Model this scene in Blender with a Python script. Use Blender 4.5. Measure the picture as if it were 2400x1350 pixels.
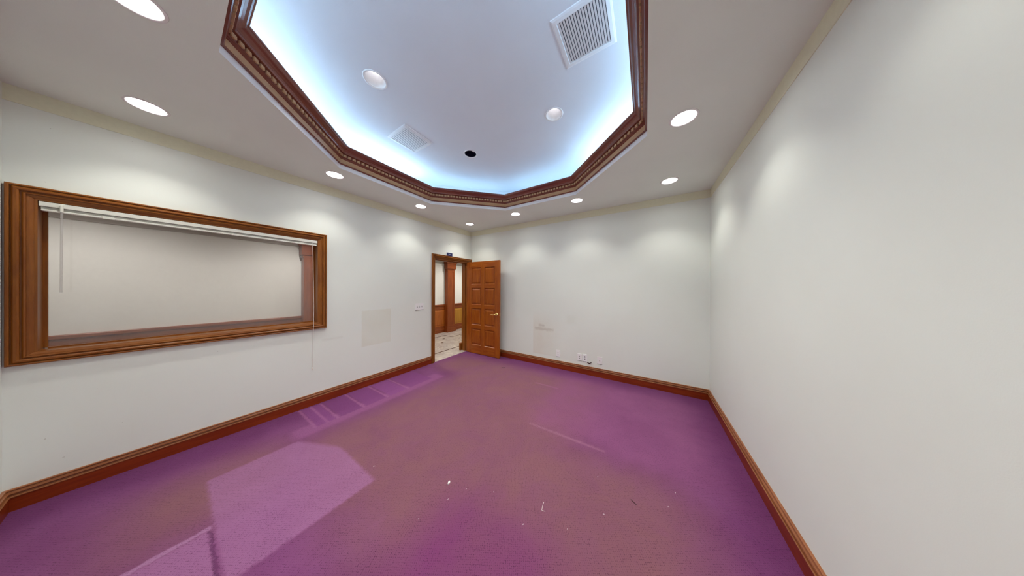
import bpy, bmesh, math, random
from mathutils import Vector, Matrix

for o in list(bpy.data.objects):
    bpy.data.objects.remove(o, do_unlink=True)
scene = bpy.context.scene
COL = scene.collection
random.seed(7)

# ------------------------------------------------------------------ camera
CAM_H = 1.4539
F_PX, YAW, PITCH, ROLL = 498.754, 0.5604, -0.0021, 0.0047
cam_d = bpy.data.cameras.new('camera')
cam_d.sensor_fit = 'HORIZONTAL'
cam_d.sensor_width = 36.0
cam_d.lens = F_PX * 36.0 / 2400.0
cam_d.clip_start = 0.02
cam_d.clip_end = 100
cam = bpy.data.objects.new('camera', cam_d)
COL.objects.link(cam)
_f = Vector((-math.sin(YAW) * math.cos(PITCH), math.cos(YAW) * math.cos(PITCH), math.sin(PITCH)))
_r = Vector((math.cos(YAW), math.sin(YAW), 0))
_u = _r.cross(_f)
_r2 = math.cos(ROLL) * _r + math.sin(ROLL) * _u
_u2 = -math.sin(ROLL) * _r + math.cos(ROLL) * _u
cam.matrix_world = Matrix(((_r2.x, _u2.x, -_f.x, 0), (_r2.y, _u2.y, -_f.y, 0),
                           (_r2.z, _u2.z, -_f.z, CAM_H), (0, 0, 0, 1)))
scene.camera = cam

# ------------------------------------------------------------------ world, exposure
world = bpy.data.worlds.new('world')
scene.world = world
world.use_nodes = True
world.node_tree.nodes['Background'].inputs[0].default_value = (0.6, 0.65, 0.7, 1)
world.node_tree.nodes['Background'].inputs[1].default_value = 0.1
scene.view_settings.view_transform = 'Standard'
scene.view_settings.look = 'None'
scene.view_settings.gamma = 1
scene.view_settings.use_curve_mapping = False
scene.view_settings.exposure = 0.19

CAN_POWER = 19.5          # each recessed lamp
CAN_COLOR = (1.0, 0.985, 0.90)
COVE_STRENGTH = 20.0      # fluorescent tubes behind the crown
COVE_COLOR = (0.52, 0.80, 1.0)
HALL_POWER = 56.0

# ------------------------------------------------------------------ dimensions
H = 2.74                  # soffit height
XL, XR, YB, YN = -3.459, 0.710, 3.702, -0.576
WT = 0.15                 # wall thickness
OC = (-1.405, 1.543)      # octagon centre
AP = 1.410                # octagon apothem at the soffit
ZT = 3.20                 # tray ceiling height
HX = -5.54                # far hall wall
HZ = 2.50                 # hall ceiling
HY0, HY1 = -2.6, 7.4

# ------------------------------------------------------------------ node helpers
class G:
    def __init__(s, name):
        s.m = bpy.data.materials.new(name); s.m.use_nodes = True
        s.t = s.m.node_tree; s.n = s.t.nodes; s.l = s.t.links
        s.b = s.n['Principled BSDF']
    def node(s, typ, **kw):
        n = s.n.new(typ)
        for k, v in kw.items(): setattr(n, k, v)
        return n
    def put(s, sock, v):
        if hasattr(v, 'is_output') or isinstance(v, bpy.types.NodeSocket): s.l.new(v, sock)
        else:
            if isinstance(v, (tuple, list)) and len(v) == 3 and sock.type == 'RGBA': v = (*v, 1)
            sock.default_value = v
    def math(s, op, a, b=None, c=None, clamp=False):
        n = s.node('ShaderNodeMath', operation=op); n.use_clamp = clamp
        s.put(n.inputs[0], a)
        if b is not None: s.put(n.inputs[1], b)
        if c is not None: s.put(n.inputs[2], c)
        return n.outputs[0]
    def ramp01(s, x, a, b):
        n = s.node('ShaderNodeMapRange', interpolation_type='SMOOTHSTEP')
        s.put(n.inputs[0], x); n.inputs[1].default_value = a; n.inputs[2].default_value = b
        return n.outputs[0]
    def mix(s, f, a, b, mode='MIX'):
        n = s.node('ShaderNodeMix', data_type='RGBA', blend_type=mode)
        s.put(n.inputs[0], f); s.put(n.inputs[6], a); s.put(n.inputs[7], b)
        return n.outputs[2]
    def coord(s, kind='Object'):
        return s.node('ShaderNodeTexCoord').outputs[kind]
    def pos(s):
        return s.node('ShaderNodeNewGeometry').outputs['Position']
    def sep(s, v):
        n = s.node('ShaderNodeSeparateXYZ'); s.l.new(v, n.inputs[0]); return n.outputs
    def mapv(s, v, scale=(1, 1, 1), loc=(0, 0, 0), rot=(0, 0, 0)):
        n = s.node('ShaderNodeMapping'); s.l.new(v, n.inputs[0])
        n.inputs['Scale'].default_value = scale; n.inputs['Location'].default_value = loc
        n.inputs['Rotation'].default_value = rot
        return n.outputs[0]
    def noise(s, v, scale, detail=4, rough=.5, dist=0):
        n = s.node('ShaderNodeTexNoise'); s.l.new(v, n.inputs['Vector'])
        n.inputs['Scale'].default_value = scale; n.inputs['Detail'].default_value = detail
        n.inputs['Roughness'].default_value = rough; n.inputs['Distortion'].default_value = dist
        return n.outputs['Fac']
    def bump(s, h, strength=.3, dist=.01):
        n = s.node('ShaderNodeBump'); s.put(n.inputs['Height'], h)
        n.inputs['Strength'].default_value = strength; n.inputs['Distance'].default_value = dist
        s.l.new(n.outputs[0], s.b.inputs['Normal'])
    def box(s, x, y, x0, x1, y0, y1, soft):
        a = s.ramp01(x, x0 - soft, x0 + soft); b = s.ramp01(x, x1 + soft, x1 - soft)
        c = s.ramp01(y, y0 - soft, y0 + soft); d = s.ramp01(y, y1 + soft, y1 - soft)
        return s.math('MULTIPLY', s.math('MULTIPLY', a, b), s.math('MULTIPLY', c, d))
    def fin(s, color, rough=.5, **kw):
        s.put(s.b.inputs['Base Color'], color); s.put(s.b.inputs['Roughness'], rough)
        for k, v in kw.items(): s.put(s.b.inputs[k.replace('_', ' ')], v)
        return s.m

def simple(name, color, rough=.5, **kw):
    g = G(name); v = g.coord()
    n = g.noise(v, 40, 3)
    c = g.mix(n, tuple(x * .94 for x in color), tuple(min(1, x * 1.05) for x in color))
    return g.fin(c, rough, **kw)

def srgb(r, g, b):
    f = lambda c: (c / 255 / 12.92) if c / 255 <= .04045 else ((c / 255 + .055) / 1.055) ** 2.4
    return (f(r), f(g), f(b))

# ------------------------------------------------------------------ materials
WALL = (0.82, 0.86, 0.81)
def wall_mat(name, stain=None):
    g = G(name); p = g.pos(); s = g.sep(p)
    big = g.noise(p, 1.3, 3)
    c = g.mix(g.ramp01(big, .35, .7), (WALL[0] * .98, WALL[1] * .975, WALL[2] * .97), WALL)
    if stain: c = stain(g, p, s, c)
    fine = g.noise(p, 260, 2)
    g.bump(fine, .06, .002)
    return g.fin(c, .62)

def stain_left(g, p, s, c):
    # ghost of a taken-down poster between the window and the switches
    j = g.math('MULTIPLY_ADD', g.noise(p, 18, 2), .012, -.006)
    y = g.math('ADD', s[1], j); z = g.math('ADD', s[2], j)
    m = g.box(y, z, 1.445, 1.862, .585, 1.108, .006)
    m = g.math('MULTIPLY', m, g.math('MULTIPLY_ADD', g.noise(p, 5, 3), .4, .22))
    c = g.mix(m, c, (.70, .69, .57))
    # scuff line and a darker rubbed patch under the window corner
    sc = g.box(s[1], s[2], 1.0, 1.22, .765, .79, .014)
    c = g.mix(g.math('MULTIPLY', sc, .12), c, (.5, .45, .38))
    dots = g.ramp01(g.noise(p, 55, 1), .80, .83)
    return g.mix(g.math('MULTIPLY', dots, .35), c, (.35, .32, .27))

def stain_back(g, p, s, c):
    n = g.noise(p, 4, 4)
    m = g.box(s[0], s[2], -1.835, -1.10, .20, 1.02, .010)
    fade = g.math('MULTIPLY', g.ramp01(s[0], -1.15, -1.75), g.ramp01(s[2], 1.05, .60))
    m = g.math('MULTIPLY', g.math('MULTIPLY', m, fade), g.math('MULTIPLY_ADD', n, .7, .12))
    c = g.mix(m, c, (.72, .67, .57))
    # dark rubbed streak with two holes
    x = s[0]; z = g.math('ADD', s[2], g.math('MULTIPLY_ADD', g.noise(p, 14, 3), .05, -.025))
    st = g.math('MULTIPLY', g.box(x, z, -1.80, -1.42, .655, .70, .02), g.math('MULTIPLY_ADD', n, .6, .1))
    c = g.mix(st, c, (.42, .37, .29))
    st2 = g.math('MULTIPLY', g.box(x, z, -1.72, -1.60, .72, .765, .02), .35)
    c = g.mix(st2, c, (.36, .32, .26))
    st3 = g.math('MULTIPLY', g.box(x, z, -1.18, -1.02, .82, .97, .05), .12)
    return g.mix(st3, c, (.62, .60, .48))

M = {}
M['wall_left'] = wall_mat('paint_wall_left', stain_left)
M['wall_back'] = wall_mat('paint_wall_back', stain_back)
M['wall'] = wall_mat('paint_wall')
M['hallwall'] = simple('paint_hall_wall', (.86, .84, .79), .6)
def ceil_mat(name, col, warm=0):
    g = G(name); p = g.pos()
    c = g.mix(g.ramp01(g.noise(p, 2, 3), .3, .7), tuple(x * .97 for x in col), col)
    g.bump(g.noise(p, 120, 3), .12, .003)
    return g.fin(c, .75)
M['soffit'] = ceil_mat('paint_soffit', (.83, .88, .825))
M['tray'] = ceil_mat('paint_tray', (.80, .85, .93))
M['lip'] = simple('paint_tray_lip', (.95, .95, .96), .5)
M['band'] = simple('paint_cornice_band', (.80, .80, .62), .6)
M['hall_band'] = simple('paint_hall_band', (.40, .36, .32), .6)
M['hallceil'] = simple('paint_hall_ceiling', (.7, .66, .6), .7)

def wood(name, axis, base=(.26, .078, .007), dark=(.13, .028, .003), light=(.35, .125, .014), rough=.38, coat=.08):
    g = G(name); v = g.coord()
    sc = [9, 9, 9]; sc[axis] = .9
    vv = g.mapv(v, tuple(sc))
    a = g.noise(vv, 3.0, 5, .6, .6)
    sf = [60, 60, 60]; sf[axis] = 2.0
    b = g.noise(g.mapv(v, tuple(sf)), 2.0, 3, .6)
    c = g.mix(g.ramp01(a, .30, .72), dark, light)
    c = g.mix(.55, c, base)
    c = g.mix(g.math('MULTIPLY', g.ramp01(b, .52, .75), .35), c, dark)
    g.bump(b, .05, .002)
    g.b.inputs['Specular IOR Level'].default_value = .35
    g.b.inputs['Coat Weight'].default_value = coat
    g.b.inputs['Coat Roughness'].default_value = .18
    return g.fin(c, rough)
M['wood_x'] = wood('stained_wood_x', 0)
M['wood_y'] = wood('stained_wood_y', 1)
M['wood_z'] = wood('stained_wood_z', 2)
M['door_z'] = wood('door_wood_z', 2, (.36, .082, .004), (.20, .028, .001), (.48, .15, .010), .36, .08)
M['door_x'] = wood('door_wood_x', 0, (.36, .082, .004), (.20, .028, .001), (.48, .15, .010), .36, .08)
M['crown'] = wood('crown_wood', 0, (.22, .055, .034), (.12, .022, .015), (.30, .09, .05), .26, .6)
M['crown_tan'] = wood('crown_wood_lit', 0, (.56, .33, .17), (.44, .23, .10), (.64, .40, .22), .45, .05)
M['base_x'] = wood('baseboard_wood_x', 0, (.23, .026, .002), (.14, .012, .001), (.29, .045, .004), .42, .04)
M['base_y'] = wood('baseboard_wood_y', 1, (.23, .026, .002), (.14, .012, .001), (.29, .045, .004), .42, .04)
M['pil_y'] = wood('pilaster_wood_y', 1, (.25, .052, .008), (.14, .022, .003), (.33, .085, .014))
M['pil_z'] = wood('pilaster_wood_z', 2, (.25, .052, .008), (.14, .022, .003), (.33, .085, .014))
M['bead_x'] = wood('bead_highlight_x', 0, (.30, .10, .035), (.18, .05, .015), (.38, .15, .06), .35, .2)  # paler copy of the baseboard wood for the painted bead highlight
M['bead_y'] = wood('bead_highlight_y', 1, (.30, .10, .035), (.18, .05, .015), (.38, .15, .06), .35, .2)
M['panel_red'] = wood('wainscot_panel_red', 2, (.40, .10, .012), (.26, .05, .006), (.52, .18, .03))
M['panel_lit'] = wood('wainscot_panel_lit', 2, (.46, .21, .022), (.36, .14, .014), (.56, .28, .04))  # stronger light past the doorway pilaster, painted in as yellower wood

M['white_plastic'] = simple('white_plastic', (.90, .89, .90), .35)
M['blind_white'] = simple('blind_enamel', (.80, .80, .72), .35)
M['dark'] = simple('dark_void', (.012, .012, .014), .7)
M['slot_grey'] = simple('outlet_slot', (.10, .09, .09), .6)
M['vent_back'] = simple('duct_shadow', (.05, .06, .09), .8)
M['vent_back_pale'] = simple('duct_shadow_pale', (.20, .26, .34), .8)
M['vent_white'] = simple('vent_enamel', (.86, .88, .92), .45)
M['dead_can'] = simple('dead_can_black_baffle', (.006, .006, .03), .3)
M['brass'] = simple('polished_brass', (.85, .62, .25), .22, Metallic=1.0)
M['steel'] = simple('hinge_metal', (.55, .42, .22), .35, Metallic=1.0)
M['blue_plastic'] = simple('navy_plastic', (.010, .018, .10), .3)
M['print_white'] = simple('white_print', (.62, .68, .80), .5)
M['paper'] = simple('white_paper', (.90, .89, .88), .7)
M['thread_white'] = simple('white_thread', (.80, .74, .74), .8)
M['lint'] = simple('pale_lint', (.62, .50, .55), .8)
M['thread_dark'] = simple('dark_thread', (.05, .015, .02), .8)
M['reflector'] = simple('can_reflector_white', (.74, .74, .77), .35)
M['cord'] = simple('cord_white', (.80, .76, .70), .6)

def emis(name, col, strength):
    g = G(name); g.n.remove(g.b)
    e = g.node('ShaderNodeEmission'); e.inputs[0].default_value = (*col, 1); e.inputs[1].default_value = strength
    g.l.new(e.outputs[0], g.n['Material Output'].inputs[0]); return g.m
M['lens'] = emis('lamp_lens', (1.0, .97, .98), 2.0)
M['frosted'] = emis('frosted_lens_glow', (1.0, .985, .93), 36.0)
M['tube'] = emis('cove_tube', COVE_COLOR, COVE_STRENGTH)

def glass_mat():
    g = G('hazy_window_glass'); g.n.remove(g.b)
    tr = g.node('ShaderNodeBsdfTransparent'); tr.inputs[0].default_value = (.96, .96, .96, 1)
    gl = g.node('ShaderNodeBsdfGlossy'); gl.inputs['Roughness'].default_value = .03
    df = g.node('ShaderNodeBsdfDiffuse'); df.inputs[0].default_value = (.85, .80, .80, 1)
    fr = g.node('ShaderNodeFresnel'); fr.inputs[0].default_value = 1.5
    m1 = g.node('ShaderNodeMixShader'); g.l.new(fr.outputs[0], m1.inputs[0])
    g.l.new(tr.outputs[0], m1.inputs[1]); g.l.new(gl.outputs[0], m1.inputs[2])
    m2 = g.node('ShaderNodeMixShader')
    d = g.noise(g.coord(), 3, 3)
    g.put(m2.inputs[0], g.math('MULTIPLY_ADD', d, .04, .07))  # diffuse share paints in the haze of reflections on the pane
    g.l.new(m1.outputs[0], m2.inputs[1]); g.l.new(df.outputs[0], m2.inputs[2])
    g.l.new(m2.outputs[0], g.n['Material Output'].inputs[0]); return g.m
M['glass'] = glass_mat()
def clear_plastic():
    g = G('clear_wand_plastic'); g.n.remove(g.b)
    tr = g.node('ShaderNodeBsdfTransparent'); df = g.node('ShaderNodeBsdfDiffuse'); df.inputs[0].default_value = (.62, .60, .58, 1)
    m = g.node('ShaderNodeMixShader'); m.inputs[0].default_value = .35
    g.l.new(tr.outputs[0], m.inputs[1]); g.l.new(df.outputs[0], m.inputs[2])
    g.l.new(m.outputs[0], g.n['Material Output'].inputs[0]); return g.m
M['wand'] = clear_plastic()

def marble():
    g = G('beige_marble'); v = g.pos()
    a = g.noise(v, 3.5, 8, .65, 1.6)
    vein = g.math('ABSOLUTE', g.math('SUBTRACT', a, .5))
    m = g.ramp01(vein, .10, .0)
    big = g.noise(v, 2.2, 3)
    c = g.mix(g.ramp01(big, .35, .65), (.66, .60, .52), (.56, .50, .45))
    c = g.mix(g.math('MULTIPLY', m, .45), c, (.33, .30, .28))
    return g.fin(c, .16)
M['marble'] = marble()
M['dark_stone'] = simple('dark_brown_stone', (.045, .022, .014), .2)

def carpet():
    g = G('purple_loop_carpet'); p = g.pos(); s = g.sep(p)
    n1 = g.noise(p, 2.2, 4, .6); n2 = g.noise(p, 7, 4, .6); n3 = g.noise(p, 38, 3, .6)
    wx = g.math('ADD', s[0], g.math('MULTIPLY_ADD', n2, .08, -.04))
    wy = g.math('ADD', s[1], g.math('MULTIPLY_ADD', n1, .10, -.05))
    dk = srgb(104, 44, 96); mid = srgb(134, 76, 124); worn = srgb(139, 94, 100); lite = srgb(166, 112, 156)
    c = g.mix(g.ramp01(n1, .3, .7), srgb(120, 62, 108), mid)
    def lay(c, m, col, k=1.0):
        return g.mix(g.math('MULTIPLY', m, k), c, col)
    # trodden brownish lanes
    w1 = g.box(wx, wy, -2.68, -.55, .55, 3.35, .28)
    w2 = g.box(wx, wy, -1.7, .30, .70, 1.95, .30)
    w3 = g.box(wx, wy, -2.95, -2.25, -.2, .55, .25)
    w4 = g.box(wx, wy, -3.3, -2.4, 2.55, 3.3, .22)
    w = g.math('MAXIMUM', g.math('MAXIMUM', w1, w2), g.math('MAXIMUM', w3, w4))
    mot = g.noise(g.mapv(p, (1, 1, 1), rot=(0, 0, .5)), 3.2, 6, .65, .6)
    w = g.math('MULTIPLY', w, g.math('MULTIPLY_ADD', g.ramp01(mot, .25, .70), .34, .64), clamp=True)
    c = lay(c, w, worn, .95)
    c = lay(c, g.ramp01(g.noise(g.mapv(p, (2.2, .8, 1)), 4.5, 5, .65), .56, .74), srgb(148, 92, 128), .20)
    c = lay(c, g.ramp01(g.noise(g.mapv(p, (.9, 2.0, 1), loc=(3, 1, 0)), 4.0, 5, .65), .58, .76), srgb(118, 68, 92), .18)
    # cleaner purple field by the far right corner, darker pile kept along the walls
    f1 = g.box(wx, wy, -1.10, .62, 2.04, 3.5, .17)
    c = lay(c, g.math('MULTIPLY', f1, g.math('MULTIPLY_ADD', n1, .9, .25), clamp=True), srgb(146, 86, 126), .85)
    f2 = g.box(wx, wy, -1.15, -.33, .3, 1.14, .22)
    c = lay(c, g.math('MULTIPLY', f2, g.math('MULTIPLY_ADD', n1, 1.2, .2), clamp=True), srgb(126, 58, 112), .85)
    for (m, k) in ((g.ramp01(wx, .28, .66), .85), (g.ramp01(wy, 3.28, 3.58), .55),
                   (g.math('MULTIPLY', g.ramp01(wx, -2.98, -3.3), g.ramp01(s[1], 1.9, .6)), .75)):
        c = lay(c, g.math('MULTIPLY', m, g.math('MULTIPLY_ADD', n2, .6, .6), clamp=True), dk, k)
    # furniture ghosts: pale rectangles, a pale lane and the cabinet feet lines by the left wall
    px = g.math('ADD', s[0], g.math('MULTIPLY_ADD', n3, .036, -.018))
    py = g.math('ADD', s[1], g.math('MULTIPLY_ADD', g.noise(g.mapv(p, (1, 1, 1), loc=(5, 2, 0)), 38, 3, .6), .036, -.018))
    a = g.box(px, py, -2.76, -1.72, .135, .81, .016)
    cut = g.math('ADD', g.math('MULTIPLY', px, .45), py)      # clipped far left corner
    cutm = g.ramp01(g.math('SUBTRACT', g.math('MULTIPLY_ADD', px, .44, 1.84), py), -.03, .03)
    a = g.math('MULTIPLY', a, cutm)
    b = g.box(px, py, -2.19, -1.74, -.45, .115, .012)
    ab = g.math('MAXIMUM', a, b)
    c = lay(c, g.math('MULTIPLY', ab, g.math('MULTIPLY_ADD', mot, .7, .42), clamp=True), lite, .9)
    lane = g.box(px, wy, -2.99, -2.78, .62, 2.35, .04)
    c = lay(c, lane, srgb(152, 92, 138), .75)
    for y0, y1, k in ((.80, .96, .2), (1.0, 1.22, .5), (1.26, 1.5, .35), (1.55, 1.78, .0), (1.83, 2.2, .3)):
        r = g.box(px, py, -3.41, -2.885, y0, y1, .012)
        c = lay(c, r, g.mix(k, srgb(140, 76, 136), dk), .8)
    for y0 in (.785, .885, .975, 1.235, 1.515, 1.80):
        r = g.box(px, py, -3.42, -2.87, y0 - .012, y0 + .012, .010)
        c = lay(c, r, srgb(160, 100, 144), .7)
    sl = g.math('MULTIPLY', g.box(px, py, -1.05, -.30, 2.025, 2.05, .014), .8)
    c = lay(c, sl, srgb(172, 124, 146), .5)
    sl2 = g.box(px, py, -1.42, -1.05, 2.945, 2.965, .02)
    c = lay(c, sl2, srgb(170, 110, 150), .5)
    seam = g.box(px, py, -2.225, -2.195, -.5, .125, .008)
    c = lay(c, seam, srgb(178, 130, 170), .7)
    seam2 = g.box(px, py, -2.19, -1.75, .110, .125, .006)
    c = lay(c, seam2, srgb(90, 40, 84), .6)
    # dark smudges and specks
    sp = g.ramp01(g.noise(p, 24, 2, .7), .70, .80)
    c = lay(c, sp, srgb(84, 44, 64), .40)
    # loop rows
    v1 = g.mapv(p, (1, 1, 1), rot=(0, 0, math.radians(-31)))
    wob = g.node('ShaderNodeVectorMath', operation='ADD')
    nz = g.node('ShaderNodeTexNoise'); g.l.new(p, nz.inputs['Vector']); nz.inputs['Scale'].default_value = 30
    sc_ = g.node('ShaderNodeVectorMath', operation='SCALE'); g.l.new(nz.outputs['Color'], sc_.inputs[0]); sc_.inputs['Scale'].default_value = .006
    g.l.new(v1, wob.inputs[0]); g.l.new(sc_.outputs[0], wob.inputs[1])
    vo = g.node('ShaderNodeTexVoronoi', voronoi_dimensions='2D', feature='F1')
    g.l.new(wob.outputs[0], vo.inputs['Vector'])
    vo.inputs['Scale'].default_value = 96.0; vo.inputs['Randomness'].default_value = .30
    loop = g.ramp01(vo.outputs['Distance'], .74, .40)
    fuzz = g.noise(p, 190, 3, .75)
    h = g.math('ADD', g.math('MULTIPLY', loop, .42), g.math('MULTIPLY', fuzz, .95))
    deep = g.math('MULTIPLY', g.ramp01(h, .86, .42), g.math('MULTIPLY_ADD', g.ramp01(n2, .3, .7), .45, .55))
    c = g.mix(deep, c, g.mix(1.0, c, (.42, .30, .40), 'MULTIPLY'))
    c = g.mix(g.math('MULTIPLY', g.ramp01(fuzz, .5, .8), .30), c, g.mix(.25, c, (.6, .4, .5)))
    dk2 = g.ramp01(g.noise(p, 90, 2, .6), .66, .76)
    c = g.mix(g.math('MULTIPLY', dk2, .45), c, (.06, .016, .04))
    c = g.mix(1.0, c, (.90, .88, .90), 'MULTIPLY')
    g.bump(h, .5, .005)
    g.b.inputs['Sheen Weight'].default_value = .12
    g.b.inputs['Sheen Tint'].default_value = (.8, .6, .8, 1)
    g.b.inputs['Specular IOR Level'].default_value = .1
    return g.fin(c, .95)
M['carpet'] = carpet()

# ------------------------------------------------------------------ mesh helpers
def link(name, bm, mat, parent=None, loc=None, smooth=False):
    bmesh.ops.recalc_face_normals(bm, faces=bm.faces)
    me = bpy.data.meshes.new(name); bm.to_mesh(me); bm.free()
    me.materials.append(M[mat] if isinstance(mat, str) else mat)
    if smooth:
        for p in me.polygons: p.use_smooth = True
    o = bpy.data.objects.new(name, me); COL.objects.link(o)
    if parent: o.parent = parent
    if loc: o.location = loc
    return o
def empty(name, loc=(0, 0, 0), rz=0):
    o = bpy.data.objects.new(name, None); COL.objects.link(o)
    o.location = loc; o.rotation_euler = (0, 0, rz); o.empty_display_size = .05
    return o
def tag(o, label=None, cat=None, group=None, kind=None):
    if label: o['label'] = label
    if cat: o['category'] = cat
    if group: o['group'] = group
    if kind: o['kind'] = kind
    return o
def bx(bm, x0, x1, y0, y1, z0, z1):
    vs = [bm.verts.new((x, y, z)) for z in (z0, z1) for y in (y0, y1) for x in (x0, x1)]
    for f in ((0, 1, 3, 2), (4, 6, 7, 5), (0, 4, 5, 1), (2, 3, 7, 6), (0, 2, 6, 4), (1, 5, 7, 3)):
        bm.faces.new([vs[i] for i in f])
    return vs
def box(name, d, mat, parent=None, bevel=0, loc=None):
    bm = bmesh.new(); bx(bm, *d)
    if bevel: bmesh.ops.bevel(bm, geom=bm.edges[:], offset=bevel, segments=2, affect='EDGES', profile=.6)
    return link(name, bm, mat, parent, loc)
def boxes(name, ds, mat, parent=None, loc=None):
    bm = bmesh.new()
    for d in ds: bx(bm, *d)
    return link(name, bm, mat, parent, loc)
def sweep_bm(bm, prof, p0, p1, A, B, m0=0, m1=0):
    """closed profile (a, b) swept from p0 to p1; ends cut by m * a along the run (mitres)"""
    p0, p1, A, B = Vector(p0), Vector(p1), Vector(A), Vector(B)
    T = (p1 - p0).normalized(); r0, r1 = [], []
    for a, b in prof:
        r0.append(bm.verts.new(p0 + A * a + B * b + T * (m0 * a)))
        r1.append(bm.verts.new(p1 + A * a + B * b - T * (m1 * a)))
    n = len(prof)
    for i in range(n):
        j = (i + 1) % n
        bm.faces.new((r0[i], r0[j], r1[j], r1[i]))
    bm.faces.new(r0[::-1]); bm.faces.new(r1)
def sweep(name, prof, p0, p1, A, B, mat, parent=None, m0=0, m1=0):
    bm = bmesh.new(); sweep_bm(bm, prof, p0, p1, A, B, m0, m1)
    return link(name, bm, mat, parent)
def lathe_bm(bm, prof, n=32, center=(0, 0, 0), axis='Z', close=False):
    rings = []
    for r, h in prof:
        ring = []
        for i in range(n):
            t = 2 * math.pi * i / n
            a, b = r * math.cos(t), r * math.sin(t)
            v = {'Z': (a, b, h), 'Y': (a, h, b), 'X': (h, a, b)}[axis]
            ring.append(bm.verts.new(Vector(center) + Vector(v)))
        rings.append(ring)
    for k in range(len(rings) - 1):
        for i in range(n):
            j = (i + 1) % n
            bm.faces.new((rings[k][i], rings[k][j], rings[k + 1][j], rings[k + 1][i]))
    if close:
        bm.faces.new(rings[0][::-1]); bm.faces.new(rings[-1])
def tube_bm(bm, pts, r, n=8):
    pts = [Vector(p) for p in pts]; rings = []
    for i, p in enumerate(pts):
        t = (pts[min(i + 1, len(pts) - 1)] - pts[max(i - 1, 0)]).normalized()
        ref = Vector((0, 0, 1)) if abs(t.z) < .9 else Vector((1, 0, 0))
        u = t.cross(ref).normalized(); w = t.cross(u)
        rr = r[i] if isinstance(r, (list, tuple)) else r
        rings.append([bm.verts.new(p + (u * math.cos(2 * math.pi * k / n) + w * math.sin(2 * math.pi * k / n)) * rr) for k in range(n)])
    for a, b in zip(rings, rings[1:]):
        for k in range(n):
            bm.faces.new((a[k], a[(k + 1) % n], b[(k + 1) % n], b[k]))
    bm.faces.new(rings[0][::-1]); bm.faces.new(rings[-1])
def octo(ap):
    c = ap * math.tan(math.pi / 8)
    return [(OC[0] + x, OC[1] + y) for x, y in ((-c, -ap), (c, -ap), (ap, -c), (ap, c), (c, ap), (-c, ap), (-ap, c), (-ap, -c))]
def circle(cx, cy, r, n=32):
    return [(cx + r * math.cos(2 * math.pi * i / n), cy + r * math.sin(2 * math.pi * i / n)) for i in range(n)]
def holed(bm, loops, z):
    """flat face with holes: first loop is the outline; returns the vertex loops"""
    vl, ed = [], []
    for lp in loops:
        vs = [bm.verts.new((x, y, z)) for x, y in lp]; vl.append(vs)
        for i in range(len(vs)): ed.append(bm.edges.new((vs[i], vs[(i + 1) % len(vs)])))
    bmesh.ops.triangle_fill(bm, use_beauty=True, use_dissolve=False, edges=ed, normal=(0, 0, -1))
    return vl
def strip(bm, lower, z):
    up = [bm.verts.new((v.co.x, v.co.y, z)) for v in lower]
    for i in range(len(lower)):
        j = (i + 1) % len(lower); bm.faces.new((lower[i], lower[j], up[j], up[i]))
    return up

# ================================================================== STRUCTURE
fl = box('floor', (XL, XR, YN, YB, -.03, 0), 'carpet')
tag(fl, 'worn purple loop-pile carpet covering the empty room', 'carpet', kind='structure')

WY0, WY1, WZ0, WZ1 = -.492, .966, 1.008, 2.034      # window opening
DY0, DY1, DZ1 = 2.684, 3.578, 2.020                 # door opening
X0 = XL - WT
def cells(us, vs, skip, mk):
    out = []
    for i in range(len(us) - 1):
        for j in range(len(vs) - 1):
            if (i, j) not in skip: out.append(mk(us[i], us[i + 1], vs[j], vs[j + 1]))
    return out
wl = boxes('wall_left', cells([HY0, WY0, WY1, DY0, DY1, HY1], [-.03, WZ0, WZ1, 3.3],
           {(1, 1), (3, 0), (3, 1)}, lambda a, b, c, d: (X0, XL, a, b, c, d)) +
           [(X0, XL, DY0, DY1, DZ1, WZ1)], 'wall_left')
tag(wl, 'off-white wall with the interior window and doorway', 'wall', kind='structure')
wb = box('wall_back', (XL, XR + WT, YB, YB + WT, -.03, 3.3), 'wall_back')
tag(wb, 'off-white wall behind the open door with four outlet plates', 'wall', kind='structure')
wr = box('wall_right', (XR, XR + WT, YN - WT, YB, -.03, 3.3), 'wall')
tag(wr, 'plain off-white wall filling the right of the view', 'wall', kind='structure')
wf = box('wall_front', (XL, XR, YN - WT, YN, -.03, 3.3), 'wall')
tag(wf, 'off-white wall meeting the left edge of the window', 'wall', kind='structure')

# soffit with octagonal opening and can holes
CAN_R = .079
SPOTS = [(-3.035, -.10), (-3.035, .99), (-3.04, 2.10), (-3.035, 3.21), (-1.935, 3.19), (-.862, 3.162), (.237, 3.16),
         (.238, 2.05), (.238, .99), (.238, -.10), (-.86, -.10), (-1.955, -.10)]
bm = bmesh.new()
loops = [[(XL, YN), (XR, YN), (XR, YB), (XL, YB)], octo(AP)] + [circle(x, y, CAN_R) for x, y in SPOTS]
vl = holed(bm, loops, H)
cs = link('ceiling', bm, 'soffit')
tag(cs, 'taupe lower ceiling border around the octagonal tray', 'ceiling', kind='structure')
# white plaster edge of the opening and the trough floor above it
bm = bmesh.new()
ring = [bm.verts.new((x, y, H)) for x, y in octo(AP)]
r2 = strip(bm, ring, H + .11)
r3 = [bm.verts.new((x, y, H + .11)) for x, y in octo(1.75)]
for i in range(8):
    j = (i + 1) % 8; bm.faces.new((r2[i], r2[j], r3[j], r3[i]))
lip = link('trim_lip', bm, 'lip')
tag(lip, 'thin white plaster edge under the octagonal wood moulding', 'trim', kind='structure')
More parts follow.
